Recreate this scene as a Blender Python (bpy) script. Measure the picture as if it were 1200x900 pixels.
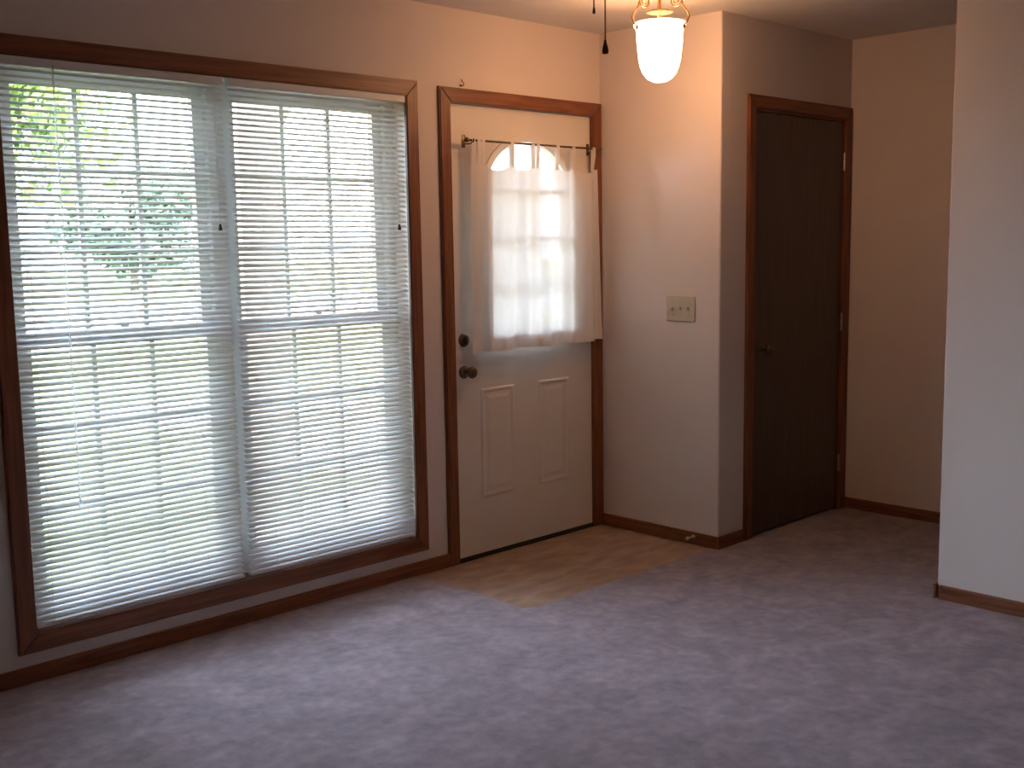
import bpy, bmesh, math, random
from mathutils import Vector, Matrix

for o in list(bpy.data.objects):
    bpy.data.objects.remove(o, do_unlink=True)
S = bpy.context.scene
COL = S.collection
PI = math.pi

# ------------------------------------------------------------------ camera
F_PX = 1300.46
CAM = (-4.2036, -3.7018, 1.4335)
YAW, PITCH, ROLL = math.radians(-43.989), math.radians(-7.187), math.radians(-0.919)
cd = bpy.data.cameras.new('camera')
cam = bpy.data.objects.new('camera', cd)
COL.objects.link(cam)
fwd = Vector((-math.sin(YAW)*math.cos(PITCH), math.cos(YAW)*math.cos(PITCH), math.sin(PITCH)))
rgt = Vector((math.cos(YAW), math.sin(YAW), 0))
upv = rgt.cross(fwd)
r2 = rgt*math.cos(ROLL) + upv*math.sin(ROLL)
u2 = -rgt*math.sin(ROLL) + upv*math.cos(ROLL)
M = Matrix((r2, u2, -fwd)).transposed().to_4x4()
M.translation = Vector(CAM)
cam.matrix_world = M
cd.sensor_fit = 'HORIZONTAL'
cd.sensor_width = 36.0
cd.lens = F_PX/1200*36.0
cd.clip_start = 0.02
cd.clip_end = 300
S.camera = cam

# ------------------------------------------------------------------ sky, sun, exposure
W = bpy.data.worlds.new('sky')
S.world = W
W.use_nodes = True
bg = W.node_tree.nodes['Background']
bg.inputs['Color'].default_value = (0.68, 0.78, 1.0, 1)
bg.inputs['Strength'].default_value = 10.5
sl = bpy.data.lights.new('sun_offscreen', 'SUN')
sl.energy = 5.0
sl.angle = math.radians(1.0)
sl.color = (1.0, 0.93, 0.80)
sun = bpy.data.objects.new('sun_offscreen', sl)
COL.objects.link(sun)
sun.location = (-6, -12, 18)
sun.rotation_euler = Vector((0.30, 0.80, -0.85)).to_track_quat('-Z', 'Y').to_euler()
LAMP_EMIT = 15.0
vs = S.view_settings
vs.view_transform = 'Standard'
vs.look = 'None'
vs.gamma = 1.0
vs.use_curve_mapping = False
vs.exposure = 0.8

# ------------------------------------------------------------------ layout (metres)
H = 2.442           # ceiling
HB = 0.058          # baseboard height
WXL, WXR, WZB, WZT, TW = -2.931, -1.165, 0.103, 2.117, 0.064   # window casing, outer
OXL, OXR, OZB, OZT = WXL+TW, WXR-TW, WZB+TW, WZT-TW            # window opening
DXL, DXR, DZT, DTW = -0.984, -0.062, 2.045, 0.0625             # front door opening
BY = -0.72          # end of the switch wall
CX = 1.138          # hall end wall
CDX, CDZ = 0.20, 2.10   # closet door casing outer left, top
EY = -1.78          # end of the near right wall
XW, YS = -5.3, -4.9     # unseen west and south walls
WT = 0.15           # wall thickness

# ------------------------------------------------------------------ materials
def mat(name, col, rough=0.6, metal=0.0, spec=0.5):
    m = bpy.data.materials.new(name)
    m.use_nodes = True
    b = m.node_tree.nodes['Principled BSDF']
    b.inputs['Base Color'].default_value = (*col, 1)
    b.inputs['Roughness'].default_value = rough
    b.inputs['Metallic'].default_value = metal
    b.inputs['Specular IOR Level'].default_value = spec
    return m

def nd(m, t, **kw):
    n = m.node_tree.nodes.new(t)
    for k, v in kw.items():
        setattr(n, k, v)
    return n

def noise_mat(name, stops, scale, rough=0.6, stretch=(1, 1, 1), detail=4, bump=0.0, bscale=None, metal=0.0, spec=0.5, distort=0.0, bdist=0.01):
    m = mat(name, stops[0][1], rough, metal, spec)
    L = m.node_tree.links
    b = m.node_tree.nodes['Principled BSDF']
    tc = nd(m, 'ShaderNodeTexCoord')
    mp = nd(m, 'ShaderNodeMapping')
    mp.inputs['Scale'].default_value = stretch
    L.new(tc.outputs['Object'], mp.inputs['Vector'])
    n = nd(m, 'ShaderNodeTexNoise')
    n.inputs['Scale'].default_value = scale
    n.inputs['Detail'].default_value = detail
    n.inputs['Distortion'].default_value = distort
    L.new(mp.outputs['Vector'], n.inputs['Vector'])
    r = nd(m, 'ShaderNodeValToRGB')
    el = r.color_ramp.elements
    el[0].position, el[0].color = stops[0][0], (*stops[0][1], 1)
    el[1].position, el[1].color = stops[-1][0], (*stops[-1][1], 1)
    for p, c in stops[1:-1]:
        e = el.new(p)
        e.color = (*c, 1)
    L.new(n.outputs['Fac'], r.inputs['Fac'])
    L.new(r.outputs['Color'], b.inputs['Base Color'])
    if bump:
        n2 = nd(m, 'ShaderNodeTexNoise')
        n2.inputs['Scale'].default_value = bscale or scale*6
        n2.inputs['Detail'].default_value = 3
        L.new(mp.outputs['Vector'], n2.inputs['Vector'])
        bp = nd(m, 'ShaderNodeBump')
        bp.inputs['Strength'].default_value = bump
        bp.inputs['Distance'].default_value = bdist
        L.new(n2.outputs['Fac'], bp.inputs['Height'])
        L.new(bp.outputs['Normal'], b.inputs['Normal'])
    return m

def wood(name, dark, light, axis):
    st = {'x': (1.2, 22, 22), 'y': (22, 1.2, 22), 'z': (22, 22, 1.2)}[axis]
    mid = tuple((a+b)/2 for a, b in zip(dark, light))
    return noise_mat(name, [(0.3, dark), (0.5, mid), (0.72, light)], 2.6, 0.42, st, 5, 0.12, 9, distort=0.6, bdist=0.002)

MT = {}
MT['wall'] = noise_mat('wall_paint', [(0.35, (0.71, 0.625, 0.575)), (0.65, (0.74, 0.655, 0.60))], 2.0, 0.75, bump=0.10, bscale=160, bdist=0.003, spec=0.25)
MT['ceiling'] = noise_mat('ceiling_paint', [(0.35, (0.70, 0.66, 0.60)), (0.65, (0.74, 0.70, 0.64))], 3.0, 0.9, bump=0.35, bscale=120, bdist=0.006, spec=0.1)
for ax in 'xyz':
    MT['oak_'+ax] = wood('stained_oak_'+ax, (0.13, 0.040, 0.016), (0.29, 0.105, 0.042), ax)
MT['dark_door'] = wood('dark_brown_door', (0.080, 0.052, 0.039), (0.115, 0.076, 0.058), 'z')
MT['door_white'] = noise_mat('door_paint', [(0.35, (0.72, 0.66, 0.58)), (0.65, (0.76, 0.70, 0.62))], 3, 0.45, bump=0.04, bscale=60, bdist=0.002)
MT['vinyl'] = noise_mat('window_vinyl', [(0.35, (0.72, 0.72, 0.73)), (0.65, (0.76, 0.76, 0.77))], 4, 0.4)
MT['brass'] = noise_mat('aged_brass', [(0.3, (0.20, 0.11, 0.04)), (0.7, (0.30, 0.17, 0.065))], 14, 0.4, metal=0.9)
MT['dark_brass'] = noise_mat('dark_brass', [(0.3, (0.12, 0.09, 0.06)), (0.7, (0.22, 0.16, 0.10))], 20, 0.35, metal=0.9)
MT['nickel'] = noise_mat('worn_nickel', [(0.3, (0.42, 0.38, 0.33)), (0.7, (0.58, 0.53, 0.47))], 30, 0.3, metal=0.9)
MT['ivory'] = noise_mat('ivory_plastic', [(0.3, (0.50, 0.43, 0.29)), (0.7, (0.54, 0.47, 0.32))], 10, 0.35)
MT['ivory_toggle'] = noise_mat('ivory_toggle', [(0.3, (0.50, 0.43, 0.29)), (0.7, (0.54, 0.47, 0.32))], 10, 0.35)
MT['bronze'] = noise_mat('matte_bronze', [(0.3, (0.045, 0.026, 0.012)), (0.7, (0.075, 0.044, 0.02))], 20, 0.75, spec=0.2)
MT['rubber'] = noise_mat('pale_rubber', [(0.3, (0.52, 0.46, 0.34)), (0.7, (0.60, 0.54, 0.40))], 20, 0.7)
MT['black'] = noise_mat('black_rubber', [(0.3, (0.016, 0.013, 0.011)), (0.7, (0.026, 0.021, 0.018))], 20, 0.7)
MT['cord'] = noise_mat('white_cord', [(0.3, (0.72, 0.72, 0.72)), (0.7, (0.80, 0.80, 0.80))], 40, 0.8)
MT['walnut'] = wood('turned_wood', (0.06, 0.022, 0.010), (0.11, 0.045, 0.02), 'z')
MT['stucco'] = noise_mat('porch_stucco', [(0.3, (0.50, 0.46, 0.42)), (0.7, (0.58, 0.53, 0.49))], 9, 0.9, bump=0.4, bscale=60)
MT['concrete'] = noise_mat('walk_concrete', [(0.3, (0.50, 0.42, 0.37)), (0.7, (0.60, 0.51, 0.46))], 5, 0.9, bump=0.2, bscale=50)
MT['asphalt'] = noise_mat('street_asphalt', [(0.3, (0.46, 0.46, 0.46)), (0.7, (0.55, 0.55, 0.54))], 6, 0.9)
MT['grass'] = noise_mat('lawn', [(0.3, (0.15, 0.20, 0.055)), (0.5, (0.24, 0.27, 0.085)), (0.7, (0.33, 0.33, 0.13))], 1.6, 0.9, bump=0.8, bscale=40, detail=8)
MT['bark'] = noise_mat('bark', [(0.3, (0.10, 0.075, 0.055)), (0.7, (0.19, 0.145, 0.105))], 7, 0.9, (3, 3, .6), bump=0.7, bscale=12)
MT['shingle'] = noise_mat('roof_shingle', [(0.3, (0.10, 0.10, 0.10)), (0.7, (0.17, 0.16, 0.16))], 9, 0.9)
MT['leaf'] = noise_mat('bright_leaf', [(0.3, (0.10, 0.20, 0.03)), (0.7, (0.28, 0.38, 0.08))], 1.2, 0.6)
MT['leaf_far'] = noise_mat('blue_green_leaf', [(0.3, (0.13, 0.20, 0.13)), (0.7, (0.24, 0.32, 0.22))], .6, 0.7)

def carpet_mat():
    m = mat('mauve_carpet', (0.3, 0.25, 0.26), 0.95, spec=0.1)
    L = m.node_tree.links
    b = m.node_tree.nodes['Principled BSDF']
    tc = nd(m, 'ShaderNodeTexCoord')
    def noise(sc, det, dist=0.0):
        n = nd(m, 'ShaderNodeTexNoise')
        n.inputs['Scale'].default_value = sc
        n.inputs['Detail'].default_value = det
        n.inputs['Distortion'].default_value = dist
        L.new(tc.outputs['Object'], n.inputs['Vector'])
        return n
    big, mid, fine = noise(7.0, 3, 0.6), noise(24, 3), noise(320, 2)
    def ramp(n, a, b_, lo, hi):
        r = nd(m, 'ShaderNodeValToRGB')
        e = r.color_ramp.elements
        e[0].position, e[0].color = lo, (*a, 1)
        e[1].position, e[1].color = hi, (*b_, 1)
        L.new(n.outputs['Fac'], r.inputs['Fac'])
        return r
    c1 = ramp(big, CARPET_LO, CARPET_HI, 0.33, 0.66)
    c2 = ramp(mid, (0.80, 0.80, 0.81), (1.15, 1.14, 1.14), 0.3, 0.7)
    c3 = ramp(fine, (0.78, 0.78, 0.78), (1.18, 1.18, 1.18), 0.3, 0.7)
    x1 = nd(m, 'ShaderNodeMix', data_type='RGBA', blend_type='MULTIPLY')
    x2 = nd(m, 'ShaderNodeMix', data_type='RGBA', blend_type='MULTIPLY')
    for x in (x1, x2):
        x.inputs[0].default_value = 1.0
    L.new(c1.outputs[0], x1.inputs[6]); L.new(c2.outputs[0], x1.inputs[7])
    L.new(x1.outputs[2], x2.inputs[6]); L.new(c3.outputs[0], x2.inputs[7])
    L.new(x2.outputs[2], b.inputs['Base Color'])
    bp = nd(m, 'ShaderNodeBump')
    bp.inputs['Strength'].default_value = 0.6
    bp.inputs['Distance'].default_value = 0.006
    add = nd(m, 'ShaderNodeMath', operation='ADD')
    L.new(fine.outputs['Fac'], add.inputs[0]); L.new(mid.outputs['Fac'], add.inputs[1])
    L.new(add.outputs[0], bp.inputs['Height'])
    L.new(bp.outputs['Normal'], b.inputs['Normal'])
    b.inputs['Sheen Weight'].default_value = 0.25
    b.inputs['Sheen Roughness'].default_value = 0.6
    return m
CARPET_LO, CARPET_HI = (0.245, 0.192, 0.225), (0.36, 0.282, 0.325)
MT['carpet'] = carpet_mat()
MT['entry'] = noise_mat('entry_vinyl', [(0.3, (0.26, 0.165, 0.115)), (0.5, (0.36, 0.24, 0.172)), (0.7, (0.44, 0.31, 0.225))], 6, 0.5, (1.0, 2.6, 1), 6, 0.1, 40, distort=0.4, bdist=0.002)

def trans_mat(name, col, trl, clear=0.0, rough=0.7):
    m = bpy.data.materials.new(name)
    m.use_nodes = True
    nt = m.node_tree
    nt.nodes.clear()
    out = nd(m, 'ShaderNodeOutputMaterial')
    tc = nd(m, 'ShaderNodeTexCoord')
    n = nd(m, 'ShaderNodeTexNoise')
    n.inputs['Scale'].default_value = 40
    nt.links.new(tc.outputs['Object'], n.inputs['Vector'])
    r = nd(m, 'ShaderNodeValToRGB')
    r.color_ramp.elements[0].color = (*[c*0.96 for c in col], 1)
    r.color_ramp.elements[1].color = (*col, 1)
    nt.links.new(n.outputs['Fac'], r.inputs['Fac'])
    d = nd(m, 'ShaderNodeBsdfPrincipled')
    d.inputs['Roughness'].default_value = rough
    t = nd(m, 'ShaderNodeBsdfTranslucent')
    nt.links.new(r.outputs[0], d.inputs['Base Color'])
    nt.links.new(r.outputs[0], t.inputs['Color'])
    mx = nd(m, 'ShaderNodeMixShader')
    mx.inputs[0].default_value = trl
    nt.links.new(d.outputs[0], mx.inputs[1]); nt.links.new(t.outputs[0], mx.inputs[2])
    last = mx
    if clear:
        tr = nd(m, 'ShaderNodeBsdfTransparent')
        m2 = nd(m, 'ShaderNodeMixShader')
        m2.inputs[0].default_value = clear
        nt.links.new(mx.outputs[0], m2.inputs[1]); nt.links.new(tr.outputs[0], m2.inputs[2])
        last = m2
    nt.links.new(last.outputs[0], out.inputs['Surface'])
    return m
MT['slat'] = trans_mat('blind_slat_vinyl', (0.76, 0.76, 0.76), 0.08, 0.0, 0.45)
MT['sheer'] = trans_mat('sheer_cotton', (0.84, 0.80, 0.76), 0.28, 0.025, 0.9)
MT['wand'] = trans_mat('clear_acrylic', (0.9, 0.9, 0.9), 0.5, 0.45, 0.2)
MT['hem'] = trans_mat('doubled_hem_cotton', (0.84, 0.80, 0.76), 0.13, 0.0, 0.9)

def glass_mat():
    m = bpy.data.materials.new('window_glass')
    m.use_nodes = True
    nt = m.node_tree
    nt.nodes.clear()
    out = nd(m, 'ShaderNodeOutputMaterial')
    tr = nd(m, 'ShaderNodeBsdfTransparent')
    tr.inputs['Color'].default_value = (0.96, 0.98, 0.97, 1)
    gl = nd(m, 'ShaderNodeBsdfGlossy')
    gl.inputs['Roughness'].default_value = 0.02
    fr = nd(m, 'ShaderNodeFresnel')
    fr.inputs['IOR'].default_value = 1.25
    mx = nd(m, 'ShaderNodeMixShader')
    nt.links.new(fr.outputs[0], mx.inputs[0])
    nt.links.new(tr.outputs[0], mx.inputs[1]); nt.links.new(gl.outputs[0], mx.inputs[2])
    nt.links.new(mx.outputs[0], out.inputs['Surface'])
    return m
MT['glass'] = glass_mat()

def lamp_mat():
    m = mat('glowing_frosted_glass', (0.9, 0.86, 0.78), 0.4)
    b = m.node_tree.nodes['Principled BSDF']
    b.inputs['Emission Color'].default_value = (1.0, 0.51, 0.25, 1)
    b.inputs['Emission Strength'].default_value = LAMP_EMIT
    return m
MT['lamp'] = lamp_mat()

# ------------------------------------------------------------------ mesh helpers
def box(bm, x0, x1, y0, y1, z0, z1, bev=0.0):
    vs_ = [bm.verts.new((x, y, z)) for x in (x0, x1) for y in (y0, y1) for z in (z0, z1)]
    fs = [bm.faces.new([vs_[i] for i in q]) for q in ((0, 1, 3, 2), (4, 6, 7, 5), (0, 4, 5, 1), (2, 3, 7, 6), (0, 2, 6, 4), (1, 5, 7, 3))]
    if bev:
        es = list({e for f in fs for e in f.edges})
        bmesh.ops.bevel(bm, geom=es, offset=bev, segments=2, affect='EDGES', profile=0.5)
    return bm

def B(*a, bev=0.0):
    return box(bmesh.new(), *a, bev=bev)

def prism(bm, pts, axis, a0, a1):
    """polygon pts (u, v) extruded along axis from a0 to a1"""
    def P(u, v, a):
        return {'x': (a, u, v), 'y': (u, a, v), 'z': (u, v, a)}[axis]
    A = [bm.verts.new(P(u, v, a0)) for u, v in pts]
    C = [bm.verts.new(P(u, v, a1)) for u, v in pts]
    bm.faces.new(A)
    bm.faces.new(C[::-1])
    for i in range(len(pts)):
        j = (i+1) % len(pts)
        bm.faces.new((A[j], A[i], C[i], C[j]))
    return bm

def tube(bm, pts, r, seg=8, closed=False):
    pts = [Vector(p) for p in pts]
    n = len(pts)
    rs = r if isinstance(r, (list, tuple)) else [r]*n
    rings = []
    ref = Vector((0.123, 0.456, 0.88)).normalized()
    for i, p in enumerate(pts):
        if closed:
            t = pts[(i+1) % n]-pts[i-1]
        else:
            t = pts[min(i+1, n-1)]-pts[max(i-1, 0)]
        t.normalize()
        a = t.cross(ref)
        if a.length < 1e-4:
            a = t.orthogonal()
        a.normalize()
        b = t.cross(a)
        rings.append([bm.verts.new(p + (a*math.cos(2*PI*k/seg)+b*math.sin(2*PI*k/seg))*rs[i]) for k in range(seg)])
    m = n if closed else n-1
    for i in range(m):
        A, C = rings[i], rings[(i+1) % n]
        for k in range(seg):
            bm.faces.new((A[k], A[(k+1) % seg], C[(k+1) % seg], C[k]))
    if not closed:
        bm.faces.new(rings[0][::-1])
        bm.faces.new(rings[-1])
    return bm

def lathe(bm, prof, c, seg=28, axis='z'):
    """prof: (radius, offset along axis); open ends are capped when radius is 0"""
    cx, cy, cz = c
    def P(r, h, a):
        u, v = r*math.cos(a), r*math.sin(a)
        if axis == 'z':
            return (cx+u, cy+v, cz+h)
        if axis == 'y':
            return (cx+u, cy+h, cz+v)
        return (cx+h, cy+u, cz+v)
    rings = []
    for r, h in prof:
        if r < 1e-6:
            rings.append([bm.verts.new(P(0, h, 0))])
        else:
            rings.append([bm.verts.new(P(r, h, 2*PI*k/seg)) for k in range(seg)])
    for A, C in zip(rings, rings[1:]):
        for k in range(seg):
            k2 = (k+1) % seg
            if len(A) == 1 and len(C) == 1:
                continue
            if len(A) == 1:
                bm.faces.new((A[0], C[k], C[k2]))
            elif len(C) == 1:
                bm.faces.new((A[k], A[k2], C[0]))
            else:
                bm.faces.new((A[k], A[k2], C[k2], C[k]))
    return bm

ORG = {}
def obj(name, bm, m, parent=None, smooth=False, label=None):
    bmesh.ops.recalc_face_normals(bm, faces=bm.faces)
    if parent is not None:
        bmesh.ops.translate(bm, vec=-ORG[parent.name], verts=bm.verts)
    me = bpy.data.meshes.new(name)
    bm.to_mesh(me)
    bm.free()
    me.materials.append(MT[m] if isinstance(m, str) else m)
    if smooth:
        for p in me.polygons:
            p.use_smooth = True
    o = bpy.data.objects.new(name, me)
    COL.objects.link(o)
    if parent is not None:
        o.parent = parent
        ORG[o.name] = ORG[parent.name]
    else:
        ORG[o.name] = Vector((0, 0, 0))
    if label:
        o['label'] = label
    return o

def root(name, loc, label, cat=None, group=None, kind=None):
    o = bpy.data.objects.new(name, None)
    o.empty_display_size = 0.1
    COL.objects.link(o)
    o.location = loc
    ORG[o.name] = Vector(loc)
    return tag(o, label, cat, group, kind)

def tag(o, label, cat=None, group=None, kind=None):
    o['label'] = label
    if cat:
        o['category'] = cat
    if group:
        o['group'] = group
    if kind:
        o['kind'] = kind
    return o

def struct(name, bm, m, label, cat):
    return tag(obj(name, bm, m), label, cat, kind='structure')

def wall_cells(axis, a0, a1, u0, u1, z0, z1, holes):
    """wall slab between a0..a1 along its normal axis with rectangular holes (ua, ub, za, zb)"""
    bm = bmesh.new()
    us = sorted({u0, u1, *[h[0] for h in holes], *[h[1] for h in holes]})
    zs = sorted({z0, z1, *[h[2] for h in holes], *[h[3] for h in holes]})
    V = {}
    def vert(a, u, z):
        k = (round(a, 5), round(u, 5), round(z, 5))
        if k not in V:
            V[k] = bm.verts.new((u, a, z) if axis == 'y' else (a, u, z))
        return V[k]
    def solid(i, j):
        if i < 0 or j < 0 or i >= len(us)-1 or j >= len(zs)-1:
            return False
        uc, zc = (us[i]+us[i+1])/2, (zs[j]+zs[j+1])/2
        return not any(h[0] < uc < h[1] and h[2] < zc < h[3] for h in holes)
    for i in range(len(us)-1):
        for j in range(len(zs)-1):
            if not solid(i, j):
                continue
            ua, ub, za, zb = us[i], us[i+1], zs[j], zs[j+1]
            for a in (a0, a1):
                bm.faces.new([vert(a, ua, za), vert(a, ub, za), vert(a, ub, zb), vert(a, ua, zb)])
            for di, dj, p, q in ((-1, 0, (ua, za), (ua, zb)), (1, 0, (ub, za), (ub, zb)), (0, -1, (ua, za), (ub, za)), (0, 1, (ua, zb), (ub, zb))):
                if not solid(i+di, j+dj):
                    bm.faces.new([vert(a0, *p), vert(a0, *q), vert(a1, *q), vert(a1, *p)])
    return bm

# ------------------------------------------------------------------ room shell
PX0, PY0 = -1.225, -0.69       # corner of the entry patch
bm = bmesh.new()
prism(bm, [(XW-WT, YS-WT), (CX+WT, YS-WT), (CX+WT, -0.01), (0.06, -0.01), (0.06, BY+0.06), (0.0, BY+0.06), (0.0, PY0), (PX0+0.05, PY0), (PX0, PY0+0.035), (PX0, 0.02), (XW-WT, 0.02)], 'z', -0.12, 0.0)
struct('floor', bm, 'carpet', 'mottled mauve grey carpet covering the room and the hall', 'carpet')
bm = bmesh.new()
prism(bm, [(PX0+0.05, PY0), (0.05, PY0), (0.05, 0.03), (PX0, 0.03), (PX0, PY0+0.035)], 'z', -0.12, -0.004)
struct('floor_entry', bm, 'entry', 'brown vinyl entry flooring in front of the white door', 'flooring')
struct('ceiling', B(XW-WT, CX+WT, YS-WT, WT, H, H+0.12), 'ceiling', 'plain off white ceiling above the room', 'ceiling')
struct('wall_front', wall_cells('y', 0.0, WT, XW-WT, CX+WT, -0.12, H, [(OXL-0.012, OXR+0.012, OZB-0.012, OZT+0.012), (DXL-0.02, DXR+0.02, -0.12, DZT+0.02)]), 'wall', 'off white painted wall holding the wide window and the white door', 'wall')
cb = 0.008
bm = bmesh.new()
prism(bm, [(0.0, 0.0), (0.0, BY+cb)]+[(cb-cb*math.cos(a*PI/12), BY+cb-cb*math.sin(a*PI/12)) for a in range(1, 7)]+[(0.12, BY), (0.12, 0.0)], 'z', 0.0, H)
struct('wall_entry', bm, 'wall', 'off white wall carrying the ivory switch plate', 'wall')
struct('wall_closet', wall_cells('y', BY, BY+0.12, 0.12, CX+0.01, 0.0, H, [(CDX+0.055, CX-0.045, 0.0, CDZ-0.055)]), 'wall', 'off white wall around the dark brown closet door', 'wall')
struct('wall_closet_back', B(0.12, CX, -0.02, 0.0, 0, H), 'wall', 'back of the closet behind the dark brown door', 'wall')
struct('wall_hall', B(CX, CX+WT, YS-WT, 0, 0, H), 'wall', 'warm lit plain wall at the end of the hall', 'wall')
struct('wall_right', B(0.0, 0.12, YS, EY, 0, H, bev=0.004), 'wall', 'plain wall ending at the hall opening opposite the closet door', 'wall')
struct('wall_back', B(XW, CX, YS-WT, YS, 0, H), 'wall', 'plain wall facing the window across the room', 'wall')
struct('wall_left', B(XW-WT, XW, YS-WT, 0, 0, H), 'wall', 'plain wall at the far end from the hall', 'wall')

# baseboards
def base_run(name, x0, x1, y0, y1, m, label):
    return struct(name, B(x0, x1, y0, y1, 0.0, HB, bev=0.003), m, label, 'baseboard')
BT = 0.013
base_run('baseboard_front', XW, DXL-DTW, -BT, 0.0, 'oak_x', 'stained oak baseboard under the wide window')
base_run('baseboard_entry', -BT, 0.0, BY, -BT-0.004, 'oak_y', 'stained oak baseboard below the switch plate')
base_run('baseboard_closet', -BT, CDX, BY-BT, BY, 'oak_x', 'short stained baseboard between wall corner and closet door')
base_run('baseboard_hall', CX-BT, CX, YS, BY, 'oak_y', 'dark stained baseboard along the hall end wall')
base_run('baseboard_right', -BT, 0.0, YS, EY-BT, 'oak_y', 'stained baseboard along the wall beside the hall opening')
base_run('baseboard_right_end', -BT, 0.12, EY, EY+BT, 'oak_x', 'stained baseboard wrapping the end of the wall by the hall')

# ------------------------------------------------------------------ casings
def casing(name, x0, x1, z0, z1, w, y0, y1, ms, label, bottom):
    r = root(name, ((x0+x1)/2, y1, z0), label, 'trim', kind='structure')
    def piece(nm, pts, m):
        bm = bmesh.new()
        prism(bm, pts, 'y', y0, y1)
        es = [e for e in bm.edges if all(abs(v.co.y-min(y0, y1)) < 1e-6 for v in e.verts)]
        bmesh.ops.bevel(bm, geom=es, offset=0.005, segments=2, affect='EDGES')
        obj(nm, bm, m, r)
    piece('head_board', [(x0, z1), (x1, z1), (x1-w, z1-w), (x0+w, z1-w)], ms[0])
    zb0 = z0+w if bottom else z0
    piece('side_board', [(x0, z0), (x0, z1), (x0+w, z1-w), (x0+w, zb0)], ms[1])
    piece('side_board', [(x1, z0), (x1, z1), (x1-w, z1-w), (x1-w, zb0)], ms[1])
    if bottom:
        piece('sill_board', [(x0, z0), (x0+w, z0+w), (x1-w, z0+w), (x1, z0)], ms[0])
    return r
r = casing('trim_1', WXL, WXR, WZB, WZT, TW, -0.017, 0.0, ('oak_x', 'oak_z'), 'reddish brown oak picture frame casing around the wide window', True)
jt = 0.012
obj('jamb', B(OXL-jt, OXL, 0.0, 0.09, OZB-jt, OZT+jt), 'door_white', r, label='pale painted window return')
obj('jamb', B(OXR, OXR+jt, 0.0, 0.09, OZB-jt, OZT+jt), 'door_white', r, label='pale painted window return')
obj('jamb', B(OXL, OXR, 0.0, 0.09, OZT, OZT+jt), 'door_white', r, label='pale painted window return')
obj('stool', B(OXL, OXR, 0.0, 0.09, OZB-jt, OZB), 'oak_x', r)
r = casing('trim_2', DXL-DTW, DXR+DTW-0.004, 0.0, DZT+DTW, DTW, -0.017, 0.0, ('oak_x', 'oak_z'), 'orange brown oak casing around the white front door', False)
obj('jamb', B(DXL-0.02, DXL, 0.0, WT, 0, DZT+0.02), 'oak_z', r)
obj('jamb', B(DXR, DXR+0.02, 0.0, WT, 0, DZT+0.02), 'oak_z', r)
obj('jamb', B(DXL, DXR, 0.0, WT, DZT, DZT+0.02), 'oak_x', r)
obj('threshold', B(DXL, DXR, -0.004, WT, -0.004, 0.007, bev=0.002), 'black', r, label='dark metal threshold')
r = casing('trim_3', CDX, CX-0.001, 0.0, CDZ, 0.06, BY-0.016, BY, ('oak_x', 'oak_z'), 'stained oak casing around the brown closet door', False)
CXL, CXR = CDX+0.06, CX-0.061
obj('jamb', B(CXL-0.005, CXL+0.012, BY, BY+0.12, 0, CDZ-0.056), 'oak_z', r)
obj('jamb', B(CXR-0.0, CXR+0.015, BY, BY+0.12, 0, CDZ-0.056), 'oak_z', r)
obj('jamb', B(CXL+0.012, CXR, BY, BY+0.12, CDZ-0.072, CDZ-0.056), 'oak_x', r)

# ------------------------------------------------------------------ windows
def pane_obj(x0, x1, y, z0, z1, parent):
    return obj('pane', B(x0, x1, y-0.0015, y+0.0015, z0, z1), 'glass', parent)

def window_unit(name, gx0, gx1, ux0, ux1, label):
    """double-hung unit; gx = clear glass, ux = frame outer"""
    r = root(name, ((ux0+ux1)/2, 0.09, OZB), label, 'window', 'double hung windows behind the blinds', 'structure')
    fy0, fy1 = 0.085, 0.148
    fr = bmesh.new()
    box(fr, ux0, gx0-0.042, fy0, fy1, OZB, OZT)
    box(fr, gx1+0.042, ux1, fy0, fy1, OZB, OZT)
    box(fr, gx0-0.042, gx1+0.042, fy0, fy1, OZB, OZB+0.04)
    box(fr, gx0-0.042, gx1+0.042, fy0, fy1, OZT-0.03, OZT)
    obj('frame', fr, 'vinyl', r)
    def sash(z0, z1, gz0, gz1, y):
        s = bmesh.new()
        box(s, gx0-0.042, gx0, y-0.014, y+0.014, z0, z1)
        box(s, gx1, gx1+0.042, y-0.014, y+0.014, z0, z1)
        box(s, gx0, gx1, y-0.014, y+0.014, z0, gz0)
        box(s, gx0, gx1, y-0.014, y+0.014, gz1, z1)
        so = obj('sash', s, 'vinyl', r)
        mw = 0.009
        xs = [gx0+(gx1-gx0)*k/3 for k in range(4)]
        zs = [gz0+(gz1-gz0)*k/3 for k in range(4)]
        for k in (1, 2):
            obj('muntin', B(xs[k]-mw, xs[k]+mw, y-0.008, y+0.008, gz0, gz1), 'vinyl', so)
            obj('muntin', B(gx0, gx1, y-0.0075, y+0.0075, zs[k]-mw, zs[k]+mw), 'vinyl', so)
        for i in range(3):
            for j in range(3):
                pane_obj(xs[i]+(mw if i else 0), xs[i+1]-(mw if i < 2 else 0), y, zs[j]+(mw if j else 0), zs[j+1]-(mw if j < 2 else 0), so)
    sash(1.115, OZT-0.03, 1.155, 1.985, 0.132)
    sash(OZB+0.04, 1.150, 0.265, 1.105, 0.102)
    lk = bmesh.new()
    xm = (gx0+gx1)/2
    box(lk, xm-0.03, xm+0.03, 0.088, 0.112, 1.150, 1.160)
    box(lk, xm-0.008, xm+0.022, 0.086, 0.106, 1.160, 1.172)
    obj('sash_lock', lk, 'vinyl', r)
MXC = (OXL+OXR)/2
window_unit('window_1', -2.785, -2.135, OXL, MXC, 'white double hung window with small panes facing the tree')
window_unit('window_2', -1.965, -1.310, MXC, OXR, 'white double hung window with small panes facing the porch arch')

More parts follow.
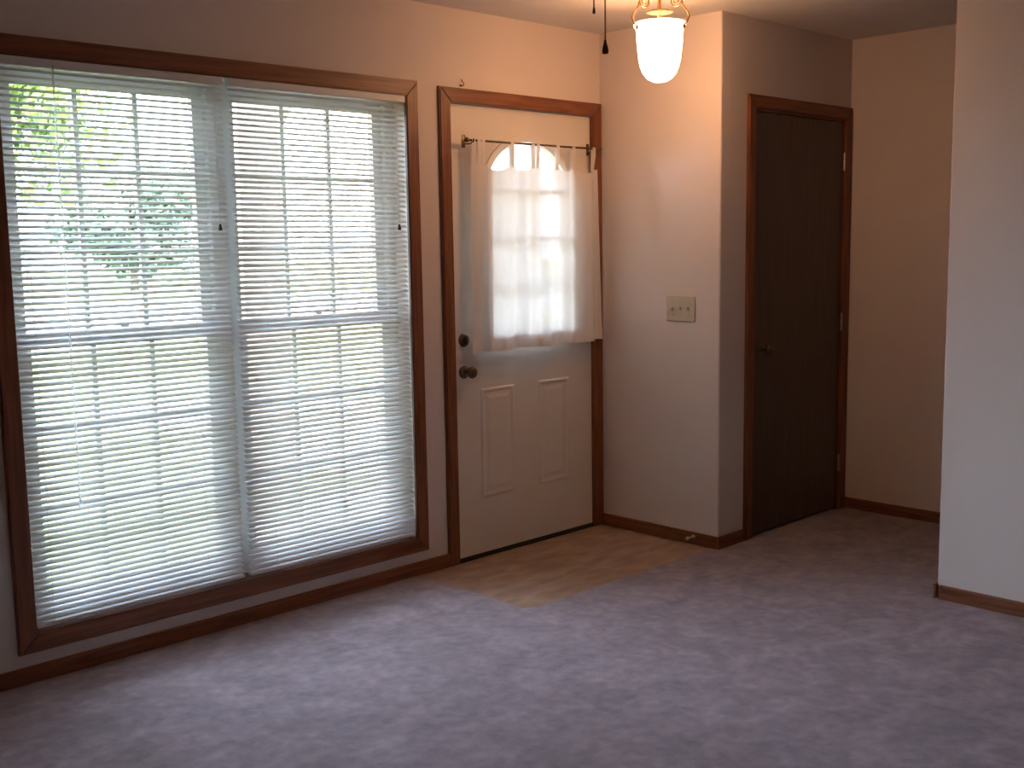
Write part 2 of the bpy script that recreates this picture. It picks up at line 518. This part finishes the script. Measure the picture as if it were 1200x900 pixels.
# ------------------------------------------------------------------ blinds
def blind(x0, x1, label, ladders, wand_x, cord_x):
    YB = 0.006
    zt, zb = OZT-0.002, OZB+0.012
    r = root('mini_blind', ((x0+x1)/2, YB, zb), label, 'blind', 'white mini blinds in the wide window')
    hd = bmesh.new()
    box(hd, x0, x1, YB-0.018, YB+0.018, zt-0.028, zt, bev=0.002)
    obj('head_rail', hd, 'slat', r)
    obj('bottom_rail', B(x0+0.002, x1-0.002, YB-0.013, YB+0.013, zb, zb+0.014, bev=0.004), 'slat', r)
    z0, z1 = zb+0.030, zt-0.040
    n = int(round((z1-z0)/0.0208))
    w, th, tilt = 0.0255, 0.0006, math.radians(TILT)
    bm = bmesh.new()
    prof = []
    for k in range(5):
        u = -w/2+w*k/4
        prof.append((u, 0.0022*(1-(2*u/w)**2)))
    up = [(u, v+th) for u, v in prof]
    pts = [(u*math.cos(tilt)-v*math.sin(tilt), u*math.sin(tilt)+v*math.cos(tilt)) for u, v in prof+up[::-1]]
    hl = (x1-x0)/2-0.003
    prism(bm, pts, 'x', -hl, hl)
    bmesh.ops.recalc_face_normals(bm, faces=bm.faces)
    me = bpy.data.meshes.new('slat')
    bm.to_mesh(me)
    bm.free()
    me.materials.append(MT['slat'])
    rnd = random.Random(int(-x0*100))
    for k in range(n+1):
        s = bpy.data.objects.new('slat', me)
        COL.objects.link(s)
        s.parent = r
        s.location = (rnd.uniform(-.0012, .0012), 0, z0+(z1-z0)*k/n - zb)
        s.rotation_euler = (math.radians(rnd.uniform(-1.6, 1.6)), math.radians(rnd.uniform(-.03, .03)), 0)
    for lx in ladders:
        bm = bmesh.new()
        tube(bm, [(lx, YB-0.0135, zb+0.01), (lx, YB-0.0135, zt-0.01)], 0.0006, 5)
        tube(bm, [(lx, YB+0.0135, zb+0.01), (lx, YB+0.0135, zt-0.01)], 0.0006, 5)
        obj('ladder_cord', bm, 'cord', r)
    if wand_x:
        bm = bmesh.new()
        tube(bm, [(wand_x, YB-0.026, zt-0.02), (wand_x-0.002, YB-0.029, 1.3), (wand_x-0.004, YB-0.030, 0.585)], 0.0030, 6)
        wd = obj('tilt_wand', bm, 'wand', r, True)
        bm = bmesh.new()
        lathe(bm, [(0, 0.03), (0.004, 0.028), (0.0065, 0.01), (0.0065, -0.002), (0, -0.006)], (wand_x-0.004, YB-0.030, 0.572), 10)
        obj('wand_tip', bm, 'wand', wd, True)
    bm = bmesh.new()
    for d in (-0.003, 0.003):
        tube(bm, [(cord_x+d, YB-0.022, zt-0.02), (cord_x+d*0.4, YB-0.024, 1.52)], 0.0012, 5)
    cdo = obj('pull_cord', bm, 'cord', r)
    bm = bmesh.new()
    lathe(bm, [(0, 0.024), (0.004, 0.022), (0.007, 0.004), (0.007, 0), (0, -0.001)], (cord_x, YB-0.024, 1.50), 10)
    obj('tassel', bm, 'black', cdo, True, label='small dark cord tassel')
TILT = 28.0
blind(OXL+0.003, -2.074, 'white mini blind with a long tilt wand, window facing the tree', (-2.805, -2.225), -2.695, -2.117)
blind(-2.050, OXR-0.003, 'white mini blind without a wand, window beside the door', (-1.93, -1.425), None, -1.286)

# ------------------------------------------------------------------ front door
DY0 = 0.010            # room face of the slab
DC = (DXL+DXR)/2
LX, LZ0, LZS, LZT = 0.262, 1.025, 1.675, 1.900     # glass half width, bottom, spring line, crown
GC = DC+0.018           # centre of the glass
def arch_poly(hw, z0, zs, zt, n=24):
    p = [(GC-hw, z0), (GC+hw, z0)]
    for k in range(n+1):
        a = PI*k/n
        p.append((GC+hw*math.cos(a), zs+(zt-zs)*math.sin(a)))
    return p
def rect_poly(x0, x1, z0, z1):
    return [(x0, z0), (x1, z0), (x1, z1), (x0, z1)]
def radial(poly, c, a):
    d = (math.cos(a), math.sin(a))
    best = 0
    for (ax, az), (bx, bz) in zip(poly, poly[1:]+poly[:1]):
        ex, ez = bx-ax, bz-az
        det = d[0]*(-ez)+ex*d[1]
        if abs(det) < 1e-12:
            continue
        px, pz = ax-c[0], az-c[1]
        t = (px*(-ez)+ex*pz)/det
        s = (d[0]*pz-d[1]*px)/det
        if t > 0 and -1e-7 <= s <= 1+1e-7:
            best = max(best, t)
    return (c[0]+d[0]*best, c[1]+d[1]*best)
def ring(bm, inner, outer, c, y0, y1):
    angs = sorted({round(math.atan2(z-c[1], x-c[0]), 6) for x, z in inner+outer})
    n = len(angs)
    V = []
    for a in angs:
        i, o = radial(inner, c, a), radial(outer, c, a)
        V.append([bm.verts.new((p[0], y, p[1])) for p in (i, o) for y in (y0, y1)])
    for k in range(n):
        A, C = V[k], V[(k+1) % n]
        for p, q in ((0, 2), (2, 3), (3, 1), (1, 0)):
            bm.faces.new((A[p], A[q], C[q], C[p]))
    return bm
r = root('door_1', (DC, DY0, 0), 'white painted front door with arched glass and two lower panels', 'door', kind='structure')
cc = (GC, 1.40)
lite = arch_poly(LX, LZ0, LZS, LZT)
slab = ring(bmesh.new(), lite, rect_poly(DXL+0.003, DXR-0.003, 0.014, DZT-0.003), cc, DY0, DY0+0.044)
slab = obj('slab', slab, 'door_white', r)
fr = ring(bmesh.new(), lite, arch_poly(LX+0.03, LZ0-0.03, LZS, LZT+0.03), cc, DY0-0.012, DY0)
obj('glass_frame', fr, 'door_white', slab)
YG = DY0+0.022
mx = [GC-LX, GC-LX/3, GC+LX/3, GC+LX]
mz = [LZ0, LZ0+(LZS-LZ0)/3, LZ0+2*(LZS-LZ0)/3, LZS]
def arch_z(x):
    return LZS+(LZT-LZS)*math.sqrt(max(0, 1-((x-GC)/LX)**2))
for k in (1, 2):
    obj('muntin', B(mx[k]-0.009, mx[k]+0.009, YG-0.010, YG+0.010, LZ0, arch_z(mx[k])-0.002), 'door_white', slab)
for k in (1, 2, 3):
    obj('muntin', B(GC-LX, GC+LX, YG-0.0095, YG+0.0095, mz[k]-0.009, mz[k]+0.009), 'door_white', slab)
for i in range(3):
    for j in range(3):
        pane_obj(mx[i], mx[i+1], YG, mz[j], mz[j+1], slab)
    xs = [mx[i]+(mx[i+1]-mx[i])*k/8 for k in range(9)]
    pts = [(xs[0], LZS), (xs[-1], LZS)] + [(x, max(LZS+0.001, arch_z(x))) for x in xs[::-1]]
    bm = bmesh.new()
    prism(bm, pts, 'y', YG-0.0015, YG+0.0015)
    obj('pane', bm, 'glass', slab)
for (a, b) in ((DC-0.30, DC-0.085), (DC+0.075, DC+0.29)):
    z0, z1 = 0.275, 0.782
    bm = bmesh.new()
    c = ((a+b)/2, (z0+z1)/2)
    def rp(i):
        return rect_poly(a+i, b-i, z0+i, z1-i)
    def loop(i, y):
        return [bm.verts.new((x, y, z)) for x, z in rp(i)]
    steps = [(0.0, DY0), (0.006, DY0-0.0055), (0.014, DY0-0.0055), (0.022, DY0+0.0), (0.036, DY0-0.0005), (0.048, DY0-0.0045)]
    L_ = [loop(i, y) for i, y in steps]
    for A, C in zip(L_, L_[1:]):
        for k in range(4):
            bm.faces.new((A[k], A[(k+1) % 4], C[(k+1) % 4], C[k]))
    bm.faces.new(L_[-1])
    bm.faces.new(L_[0][::-1])
    obj('panel', bm, 'door_white', slab)
def knob(parent, x, z, y, m):
    bm = bmesh.new()
    lathe(bm, [(0, 0), (0.031, 0), (0.031, -0.004), (0.026, -0.009), (0.013, -0.012), (0, -0.012)], (x, y, z), 24, 'y')
    ro = obj('rosette', bm, m, parent, True)
    bm = bmesh.new()
    lathe(bm, [(0, -0.010), (0.011, -0.010), (0.010, -0.028), (0.016, -0.036), (0.0255, -0.046), (0.027, -0.056), (0.022, -0.066), (0.010, -0.070), (0, -0.0705)], (x, y, z), 24, 'y')
    obj('knob', bm, m, ro, True)
knob(r, DXL+0.066, 0.868, DY0, 'dark_brass')
bm = bmesh.new()
lathe(bm, [(0, 0), (0.030, 0), (0.030, -0.006), (0.024, -0.013), (0, -0.013)], (DXL+0.066, DY0, 1.010), 24, 'y')
db = obj('deadbolt', bm, 'dark_brass', r, True)
bm = bmesh.new()
box(bm, DXL+0.066-0.005, DXL+0.066+0.005, DY0-0.030, DY0-0.013, 1.010-0.017, 1.010+0.017, bev=0.002)
obj('thumb_turn', bm, 'dark_brass', db)
def hinge(parent, x, y, z, m):
    bm = bmesh.new()
    for k in range(3):
        z0 = z-0.044+k*0.030
        lathe(bm, [(0, 0), (0.0065, 0), (0.0065, 0.028), (0, 0.028)], (x, y, z0), 12)
    lathe(bm, [(0, 0), (0.004, 0.001), (0.005, 0.004), (0, 0.007)], (x, y, z+0.044), 10)
    obj('hinge', bm, m, parent, False)
for z in (1.815, 1.03, 0.235):
    hinge(r, DXR-0.002, DY0-0.0145, z, 'dark_brass')
obj('door_sweep', B(DXL+0.006, DXR-0.006, DY0-0.003, DY0+0.03, 0.0065, 0.0140), 'black', r, label='black rubber door sweep')

# ------------------------------------------------------------------ closet door
r = root('door_2', ((CXL+CXR)/2, BY+0.006, 0), 'flat dark brown closet door with a small round knob', 'door', kind='structure')
obj('slab', B(CXL+0.014, CXR-0.003, BY+0.002, BY+0.038, 0.012, CDZ-0.075, bev=0.002), 'dark_door', r)
knob(r, CXL+0.075, 0.912, BY+0.002, 'dark_brass')
for z in (1.825, 1.0, 0.25):
    hinge(r, CXR-0.002, BY-0.005, z, 'nickel')

# ------------------------------------------------------------------ curtain rod and curtain
RY, RZ = DY0-0.058, 1.885
RX0, RX1 = DXL+0.085, DXR-0.015
r = root('curtain_rod', (DC, RY, RZ), 'thin brass curtain rod mounted across the white front door', 'curtain rod')
bm = bmesh.new()
tube(bm, [(RX0-0.012, RY, RZ), (RX1+0.012, RY, RZ)], 0.0048, 10)
obj('rod', bm, 'dark_brass', r, True)
for s, x in ((-1, RX0-0.012), (1, RX1+0.006)):
    bm = bmesh.new()
    lathe(bm, [(0, 0), (0.006, 0.0), (0.006, 0.004*s), (0.011, 0.010*s), (0.012, 0.016*s), (0.008, 0.024*s), (0, 0.027*s)], (x, RY, RZ), 12, 'x')
    obj('finial', bm, 'dark_brass', r, True)
for x in (RX0+0.004, RX1-0.006):
    bm = bmesh.new()
    box(bm, x-0.009, x+0.009, DY0-0.004, DY0, RZ-0.028, RZ+0.028, bev=0.001)
    tube(bm, [(x, DY0-0.002, RZ-0.012), (x, RY+0.012, RZ-0.014), (x, RY-0.002, RZ-0.0115), (x, RY-0.012, RZ-0.004), (x, RY-0.012, RZ+0.006)], 0.0035, 8)
    obj('bracket', bm, 'dark_brass', r, True)

r = root('tab_curtain', (DC, RY, 0.955), 'sheer white tab top curtain covering the glass of the front door', 'curtain')
tabs = [0.015, 0.055, 0.085, 0.30, 0.46, 0.50, 0.66, 0.79, 0.965]     # along the rod, 0..1
CX0, CX1 = RX0-0.004, RX1+0.002
CZB, HEM = 0.955, 0.058
def tab_x(t):
    return CX0+(CX1-CX0)*t
def fold_y(t, f):
    """fold depth at fraction t across, f = 0 at top and 1 at hem"""
    y = 0.55*math.sin(2*PI*(t*6.3+0.12))+0.30*math.sin(2*PI*(t*11.1+0.4)+f*1.1)+0.22*math.sin(2*PI*(t*2.4+0.7)-f*0.8)
    return y*(0.013+0.015*f)
def top_z(t):
    z = 1.792
    for a, b in zip(tabs, tabs[1:]):
        if a <= t <= b:
            g = (b-a)*(CX1-CX0)
            k = (t-a)/(b-a)
            sag = min(0.032, 0.20*g)
            return z-sag*4*k*(1-k)
    return z-0.006
NT, NZ = 150, 34
def sheet(z_of, f0, f1, nz, off=0.0):
    bm = bmesh.new()
    G = []
    for j in range(nz+1):
        f = f0+(f1-f0)*j/nz
        row = []
        for i in range(NT+1):
            t = i/NT
            sp = 0.012*f
            x = (CX0-sp)+(CX1-CX0+2*sp+0.004)*t + 0.006*f*math.sin(2*PI*t*6.3)
            z = z_of(t, f)
            row.append(bm.verts.new((x, RY-0.002-0.004*f+fold_y(t, f)+off, z)))
        G.append(row)
    for j in range(nz):
        for i in range(NT):
            bm.faces.new((G[j][i], G[j][i+1], G[j+1][i+1], G[j+1][i]))
    return bm
def zf(t, f):
    zt = top_z(t)
    zb = CZB+0.004*math.sin(2*PI*t*3.3)
    return zt+(zb-zt)*f
FH = 1-HEM/(1.79-CZB)
cl = obj('cloth', sheet(zf, 0, FH, NZ), 'sheer', r, True)
hm = obj('hem', sheet(zf, FH, 1.0, 4, -0.0006), 'hem', r, True, label='doubled hem band')
def header_z(t, f):
    return top_z(t)-0.010*f
for t in tabs:
    x = tab_x(t)
    y0 = RY-0.002+fold_y(t, 0)
    bm = bmesh.new()
    path = [(y0, top_z(t)-0.014), (RY-0.0065, RZ-0.03)]
    for k in range(7):
        a = PI-PI*k/6
        path.append((RY+0.0065*math.cos(a), RZ+0.0065*math.sin(a)))
    path += [(RY+0.0065, RZ-0.03), (y0+0.0022, top_z(t)-0.014)]
    hw = 0.0105
    rows = [[bm.verts.new((x+s*hw, y, z)) for s in (-1, 0, 1)] for y, z in path]
    for A, C in zip(rows, rows[1:]):
        for k in range(2):
            bm.faces.new((A[k], A[k+1], C[k+1], C[k]))
    obj('tab', bm, 'sheer', r, True)

# ------------------------------------------------------------------ switch plate, hook, door stop
SWY, SWZ = -0.5015, 1.118
r = root('switch_plate', (0, SWY, SWZ), 'ivory wall plate with three toggle switches near the wall corner', 'light switch')
obj('plate', B(-0.0065, 0.0, SWY-0.0825, SWY+0.0825, SWZ-0.0585, SWZ+0.0585, bev=0.0025), 'ivory', r)
for k in (-1, 0, 1):
    y = SWY+k*0.046
    bm = bmesh.new()
    s = 1 if k != 1 else -1
    box(bm, -0.0085, -0.0065, y-0.0055, y+0.0055, SWZ-0.0125, SWZ+0.0125)
    prism(bm, [(-0.008, SWZ-0.006), (-0.008, SWZ+0.006), (-0.020, SWZ+0.004+0.007*s), (-0.020, SWZ-0.003+0.007*s)], 'y', y-0.004, y+0.004)
    obj('toggle', bm, 'ivory_toggle', r)
    for dz in (-0.030, 0.030):
        bm = bmesh.new()
        lathe(bm, [(0, -0.0085), (0.003, -0.008), (0.0035, -0.0065), (0, -0.0065)], (0, y, SWZ+dz), 10, 'x')
        obj('screw', bm, 'ivory_toggle', r)

r = root('wall_hook', (-0.915, 0, DZT+DTW+0.016), 'tiny bent brass hook in the wall just above the door casing', 'hook')
zh = DZT+DTW
bm = bmesh.new()
tube(bm, [(-0.911, 0.004, zh+0.014), (-0.911, -0.010, zh+0.011), (-0.910, -0.018, zh+0.012), (-0.913, -0.020, zh+0.020), (-0.918, -0.016, zh+0.030), (-0.920, -0.014, zh+0.038)], 0.0024, 8)
obj('wire', bm, 'dark_brass', r, True)
bm = bmesh.new()
lathe(bm, [(0, 0), (0.006, 0), (0.005, -0.003), (0, -0.004)], (-0.911, 0.0, zh+0.014), 12, 'y')
obj('base', bm, 'dark_brass', r, True)

r = root('door_stop', (-BT, -0.588, 0.038), 'small door stop with pale rubber tip on the baseboard', 'door stop')
bm = bmesh.new()
lathe(bm, [(0, 0), (0.010, 0), (0.009, -0.004), (0.0045, -0.006), (0.0045, -0.040), (0, -0.040)], (-BT, -0.588, 0.038), 14, 'x')
obj('post', bm, 'nickel', r, True)
bm = bmesh.new()
lathe(bm, [(0, -0.038), (0.008, -0.038), (0.009, -0.046), (0.007, -0.054), (0, -0.056)], (-BT, -0.588, 0.038), 14, 'x')
obj('tip', bm, 'rubber', r, True)

# ------------------------------------------------------------------ bell lamp at the entry
LXC, LYC = -0.582, -0.833
r = root('ceiling_lamp', (LXC, LYC, H), 'lit frosted bell glass ceiling lamp with brass scroll arms', 'lamp')
c0 = (LXC, LYC, 0)
ZR, LK = 2.300, 0.983          # rim height and size factor of the bell
LT = ZR+0.124*LK               # where the arms meet the stem
bm = bmesh.new()
lathe(bm, [(0, H), (0.062, H), (0.062, H-0.008), (0.045, H-0.018), (0.014, H-0.024), (0, H-0.024)], c0, 32)
obj('canopy', bm, 'brass', r, True)
bm = bmesh.new()
tube(bm, [(LXC, LYC, H-0.02), (LXC, LYC, ZR-0.05)], 0.0055, 10)
obj('stem', bm, 'brass', r, True)
bm = bmesh.new()
lathe(bm, [(0, ZR+0.052), (0.012, ZR+0.052), (0.030, ZR+0.048), (0.052, ZR+0.044), (0.052, ZR+0.040), (0.030, ZR+0.036), (0.012, ZR+0.031), (0, ZR+0.031)], c0, 28)
obj('disc', bm, 'bronze', r, True)
prof = [(0.103, 0), (0.106, -0.006), (0.103, -0.014), (0.096, -0.022), (0.0945, -0.04), (0.0925, -0.075), (0.089, -0.11), (0.085, -0.145), (0.078, -0.175), (0.067, -0.200), (0.050, -0.220), (0.027, -0.232), (0, -0.235)]
inner = [(0, -0.231)]+[(q-0.004, z+0.004) for q, z in prof[-2:0:-1]]+[(0.099, 0.0)]
bm = bmesh.new()
lathe(bm, [(q*LK, ZR+z*LK) for q, z in prof[::-1]], c0, 40)
lathe(bm, [(q*LK, ZR+z*LK) for q, z in inner], c0, 40)
lathe(bm, [(0.099*LK, ZR), (0.103*LK, ZR)], c0, 40)
bmesh.ops.remove_doubles(bm, verts=bm.verts, dist=1e-5)
obj('glass_shade', bm, 'lamp', r, True, label='glowing frosted bell shaped glass')
view = math.atan2(CAM[1]-LYC, CAM[0]-LXC)
for k in range(3):
    a = view + PI + 0.06 + k*2*PI/3
    ca, sa = math.cos(a), math.sin(a)
    prof_a = [(0.005, 0.0), (0.034, 0.004), (0.066, -0.004), (0.088, -0.020), (0.097, -0.042), (0.101, -0.062), (0.112, -0.078), (0.125, -0.094), (0.130, -0.112), (0.122, -0.132), (0.1045, -0.145)]
    bm = bmesh.new()
    tube(bm, [(LXC+ca*q*LK, LYC+sa*q*LK, LT+z*LK) for q, z in prof_a], 0.0036, 8)
    pts = []
    for j in range(17):
        t = j/16
        an = -t*1.5*2*PI
        rr = 0.026*(1-0.68*t)
        q, z = 0.071+rr*math.cos(an), -0.044+rr*math.sin(an)
        pts.append((LXC+ca*q*LK, LYC+sa*q*LK, LT+z*LK))
    tube(bm, pts, 0.0027, 7)
    ar = obj('scroll_arm', bm, 'brass', r, True)
    bm = bmesh.new()
    lathe(bm, [(0, 0.009), (0.005, 0.007), (0.006, 0.0), (0.004, -0.007), (0, -0.009)], (LXC+ca*0.1085*LK, LYC+sa*0.1085*LK, ZR-0.024), 12)
    obj('thumb_screw', bm, 'bronze', ar, True)

# ------------------------------------------------------------------ ceiling fan (only its chains reach into view)
FXC, FYC = -2.365, -2.085
r = root('ceiling_fan', (FXC, FYC, H), 'ceiling fan with two hanging pull chains near the lamp', 'ceiling fan')
c0 = (FXC, FYC, 0)
bm = bmesh.new()
lathe(bm, [(0, H), (0.070, H), (0.066, H-0.03), (0.045, H-0.055), (0.016, H-0.06), (0.014, H-0.12), (0, H-0.12)], c0, 28)
obj('canopy', bm, 'brass', r, True)
bm = bmesh.new()
lathe(bm, [(0, H-0.11), (0.05, H-0.11), (0.11, H-0.13), (0.125, H-0.16), (0.125, H-0.20), (0.11, H-0.225), (0.06, H-0.24), (0, H-0.24)], c0, 36)
obj('motor_housing', bm, 'brass', r, True)
bm = bmesh.new()
lathe(bm, [(0, H-0.235), (0.052, H-0.235), (0.056, H-0.27), (0.050, H-0.325), (0.035, H-0.345), (0, H-0.35)], c0, 28)
obj('switch_housing', bm, 'brass', r, True)
for k in range(5):
    a = k*2*PI/5+0.3
    R_ = Matrix.Translation((FXC, FYC, H-0.235)) @ Matrix.Rotation(a, 4, 'Z')
    bm = bmesh.new()
    prism(bm, [(0.17, -0.045), (0.20, -0.055), (0.60, -0.068), (0.635, -0.055), (0.645, 0.0), (0.635, 0.055), (0.60, 0.068), (0.20, 0.055), (0.17, 0.045)], 'z', 0.0, 0.007)
    bmesh.ops.transform(bm, matrix=R_ @ Matrix.Rotation(math.radians(11), 4, 'X'), verts=bm.verts)
    bl = obj('blade', bm, 'walnut', r)
    bm = bmesh.new()
    prism(bm, [(0.05, -0.012), (0.15, -0.014), (0.20, -0.035), (0.24, -0.035), (0.24, 0.035), (0.20, 0.035), (0.15, 0.014), (0.05, 0.012)], 'z', -0.005, 0.0)
    bmesh.ops.transform(bm, matrix=R_ @ Matrix.Rotation(math.radians(11), 4, 'X'), verts=bm.verts)
    obj('blade_iron', bm, 'brass', bl)
def pull(x, y, zend, big):
    n = int((H-0.30-zend)/0.006)
    bm = bmesh.new()
    z1 = H-0.315
    tube(bm, [(FXC+(x-FXC)*0.95, FYC+(y-FYC)*0.95, z1), (x, y, z1-0.02), (x, y, zend+0.01)], 0.0016, 6)
    ch = obj('pull_chain', bm, 'dark_brass', r)
    bm = bmesh.new()
    if big:
        lathe(bm, [(0, 0.030), (0.0025, 0.029), (0.0035, 0.022), (0.0065, 0.012), (0.0075, 0.004), (0.006, 0), (0, -0.0005)], (x, y, zend), 14)
        obj('pull_knob', bm, 'walnut', ch, True, label='turned dark wood pull')
    else:
        lathe(bm, [(0, 0.014), (0.0022, 0.013), (0.0034, 0.004), (0.003, 0), (0, -0.0005)], (x, y, zend), 12)
        obj('pull_knob', bm, 'dark_brass', ch, True, label='small brass chain end')
pull(-2.319, -2.059, 1.842, True)
pull(-2.335, -2.041, 1.927, False)

# ------------------------------------------------------------------ outdoors
GZ = -0.16
struct('ground', B(-40, 80, WT, 90, GZ-0.2, GZ), 'grass', 'sunlit yellow green lawn outside the window', 'lawn')
struct('porch_floor', B(-1.20, 1.25, WT, 1.75, GZ, -0.04), 'concrete', 'concrete porch slab outside the front door', 'porch')
tag(obj('walkway', B(0.3, 2.5, 1.75, 7.0, GZ, GZ+0.02), 'concrete'), 'pinkish concrete walk leading away from the porch', 'walkway', kind='structure')
struct('street', B(-40, 80, 15.5, 27, GZ, GZ+0.012), 'asphalt', 'pale street beyond the lawn', 'street')
# porch front wall with an arched opening
PYA, PYB = 1.45, 1.70
bm = bmesh.new()
ax0, ax1, spz, rise, top = -0.90, 0.80, 2.05, 0.36, 2.75
prism(bm, [(-1.16, -0.04), (ax0, -0.04), (ax0, spz), (-1.16, spz)], 'y', PYA, PYB)
prism(bm, [(ax1, -0.04), (1.06, -0.04), (1.06, spz), (ax1, spz)], 'y', PYA, PYB)
N = 16
xa = [ax0+(ax1-ax0)*k/N for k in range(N+1)]
za = [spz+rise*math.sqrt(max(0, 1-((x-(ax0+ax1)/2)/((ax1-ax0)/2))**2)) for x in xa]
for k in range(N):
    prism(bm, [(xa[k], za[k]), (xa[k+1], za[k+1]), (xa[k+1], top), (xa[k], top)], 'y', PYA, PYB)
prism(bm, [(-1.16, spz), (ax0, spz), (ax0, top), (-1.16, top)], 'y', PYA, PYB)
prism(bm, [(ax1, spz), (1.06, spz), (1.06, top), (ax1, top)], 'y', PYA, PYB)
r = root('porch', (0, 1.5, GZ), 'stucco porch front with an arched opening outside the window', 'porch', kind='structure')
obj('arch_wall', bm, 'stucco', r)
obj('roof', B(-1.30, 1.2, 1.12, 1.85, top, top+0.12), 'stucco', r)

bm = bmesh.new()
prism(bm, [(1.10, 2.56), (1.10, 2.68), (-2.4, 3.75), (YS-0.6, 2.74), (YS-0.6, 2.60)], 'x', XW-0.6, 6.5)  # unseen roof, added with deep eaves to shade the blinds and near lawn
struct('shade_roof_offscreen', bm, 'shingle', 'unseen grey shingled roof added over the house, deep eaves to shade the window', 'roof')

def tree(name, loc, h, rx, rz, n, leaf, m, label, group, seed, crown=0.62):
    rnd = random.Random(seed)
    r = root(name, loc, label, 'tree', group)
    x, y, z = loc
    bm = bmesh.new()
    k = h/6.0
    tube(bm, [(x, y, z), (x+0.05*k, y, z+h*0.2), (x-0.06*k, y+0.05, z+h*0.4), (x+0.04*k, y, z+h*0.75)], [0.20*k, 0.15*k, 0.12*k, 0.05*k], 9)
    for i in range(6):
        a = i*1.05+rnd.random()*0.4
        z0 = z+h*(0.30+0.06*i)
        tube(bm, [(x, y, z0), (x+math.cos(a)*rx*0.35, y+math.sin(a)*rx*0.35, z0+h*0.08), (x+math.cos(a)*rx*0.7, y+math.sin(a)*rx*0.7, z0+h*0.14)], [0.07*k, 0.05*k, 0.02*k], 6)
    obj('trunk', bm, 'bark', r, True)
    cz = z+h*crown
    blobs = [(rnd.uniform(-.6, .6)*rx, rnd.uniform(-.6, .6)*rx, rnd.uniform(-.65, .65)*rz, rnd.uniform(.35, .6)) for _ in range(12)]
    V, Fc = [], []
    for i in range(n):
        b = rnd.choice(blobs)
        d = Vector((rnd.gauss(0, 1), rnd.gauss(0, 1), rnd.gauss(0, 1))).normalized()*(rnd.random()**0.45)
        p = Vector((x+b[0]+d.x*b[3]*rx, y+b[1]+d.y*b[3]*rx, cz+b[2]+d.z*b[3]*rz))
        a = Vector((rnd.gauss(0, 1), rnd.gauss(0, 1), rnd.gauss(0, 1))).normalized()
        b2 = a.orthogonal().normalized()
        s = leaf*rnd.uniform(.6, 1.25)
        q = len(V)
        V += [p-a*s, p+b2*s*0.5, p+a*s, p-b2*s*0.5]
        Fc.append((q, q+1, q+2, q+3))
    me = bpy.data.meshes.new('foliage')
    o_ = ORG[r.name]
    me.from_pydata([tuple(v-o_) for v in V], [], Fc)
    me.materials.append(MT[m])
    o = bpy.data.objects.new('foliage', me)
    COL.objects.link(o)
    o.parent = r
    o['kind'] = 'stuff'
tree('leafy_tree', (0.9, 12.5, GZ), 7.0, 2.3, 2.3, 9000, 0.12, 'leaf', 'bright green leafy tree on the lawn outside the window', None, 4, 0.66)
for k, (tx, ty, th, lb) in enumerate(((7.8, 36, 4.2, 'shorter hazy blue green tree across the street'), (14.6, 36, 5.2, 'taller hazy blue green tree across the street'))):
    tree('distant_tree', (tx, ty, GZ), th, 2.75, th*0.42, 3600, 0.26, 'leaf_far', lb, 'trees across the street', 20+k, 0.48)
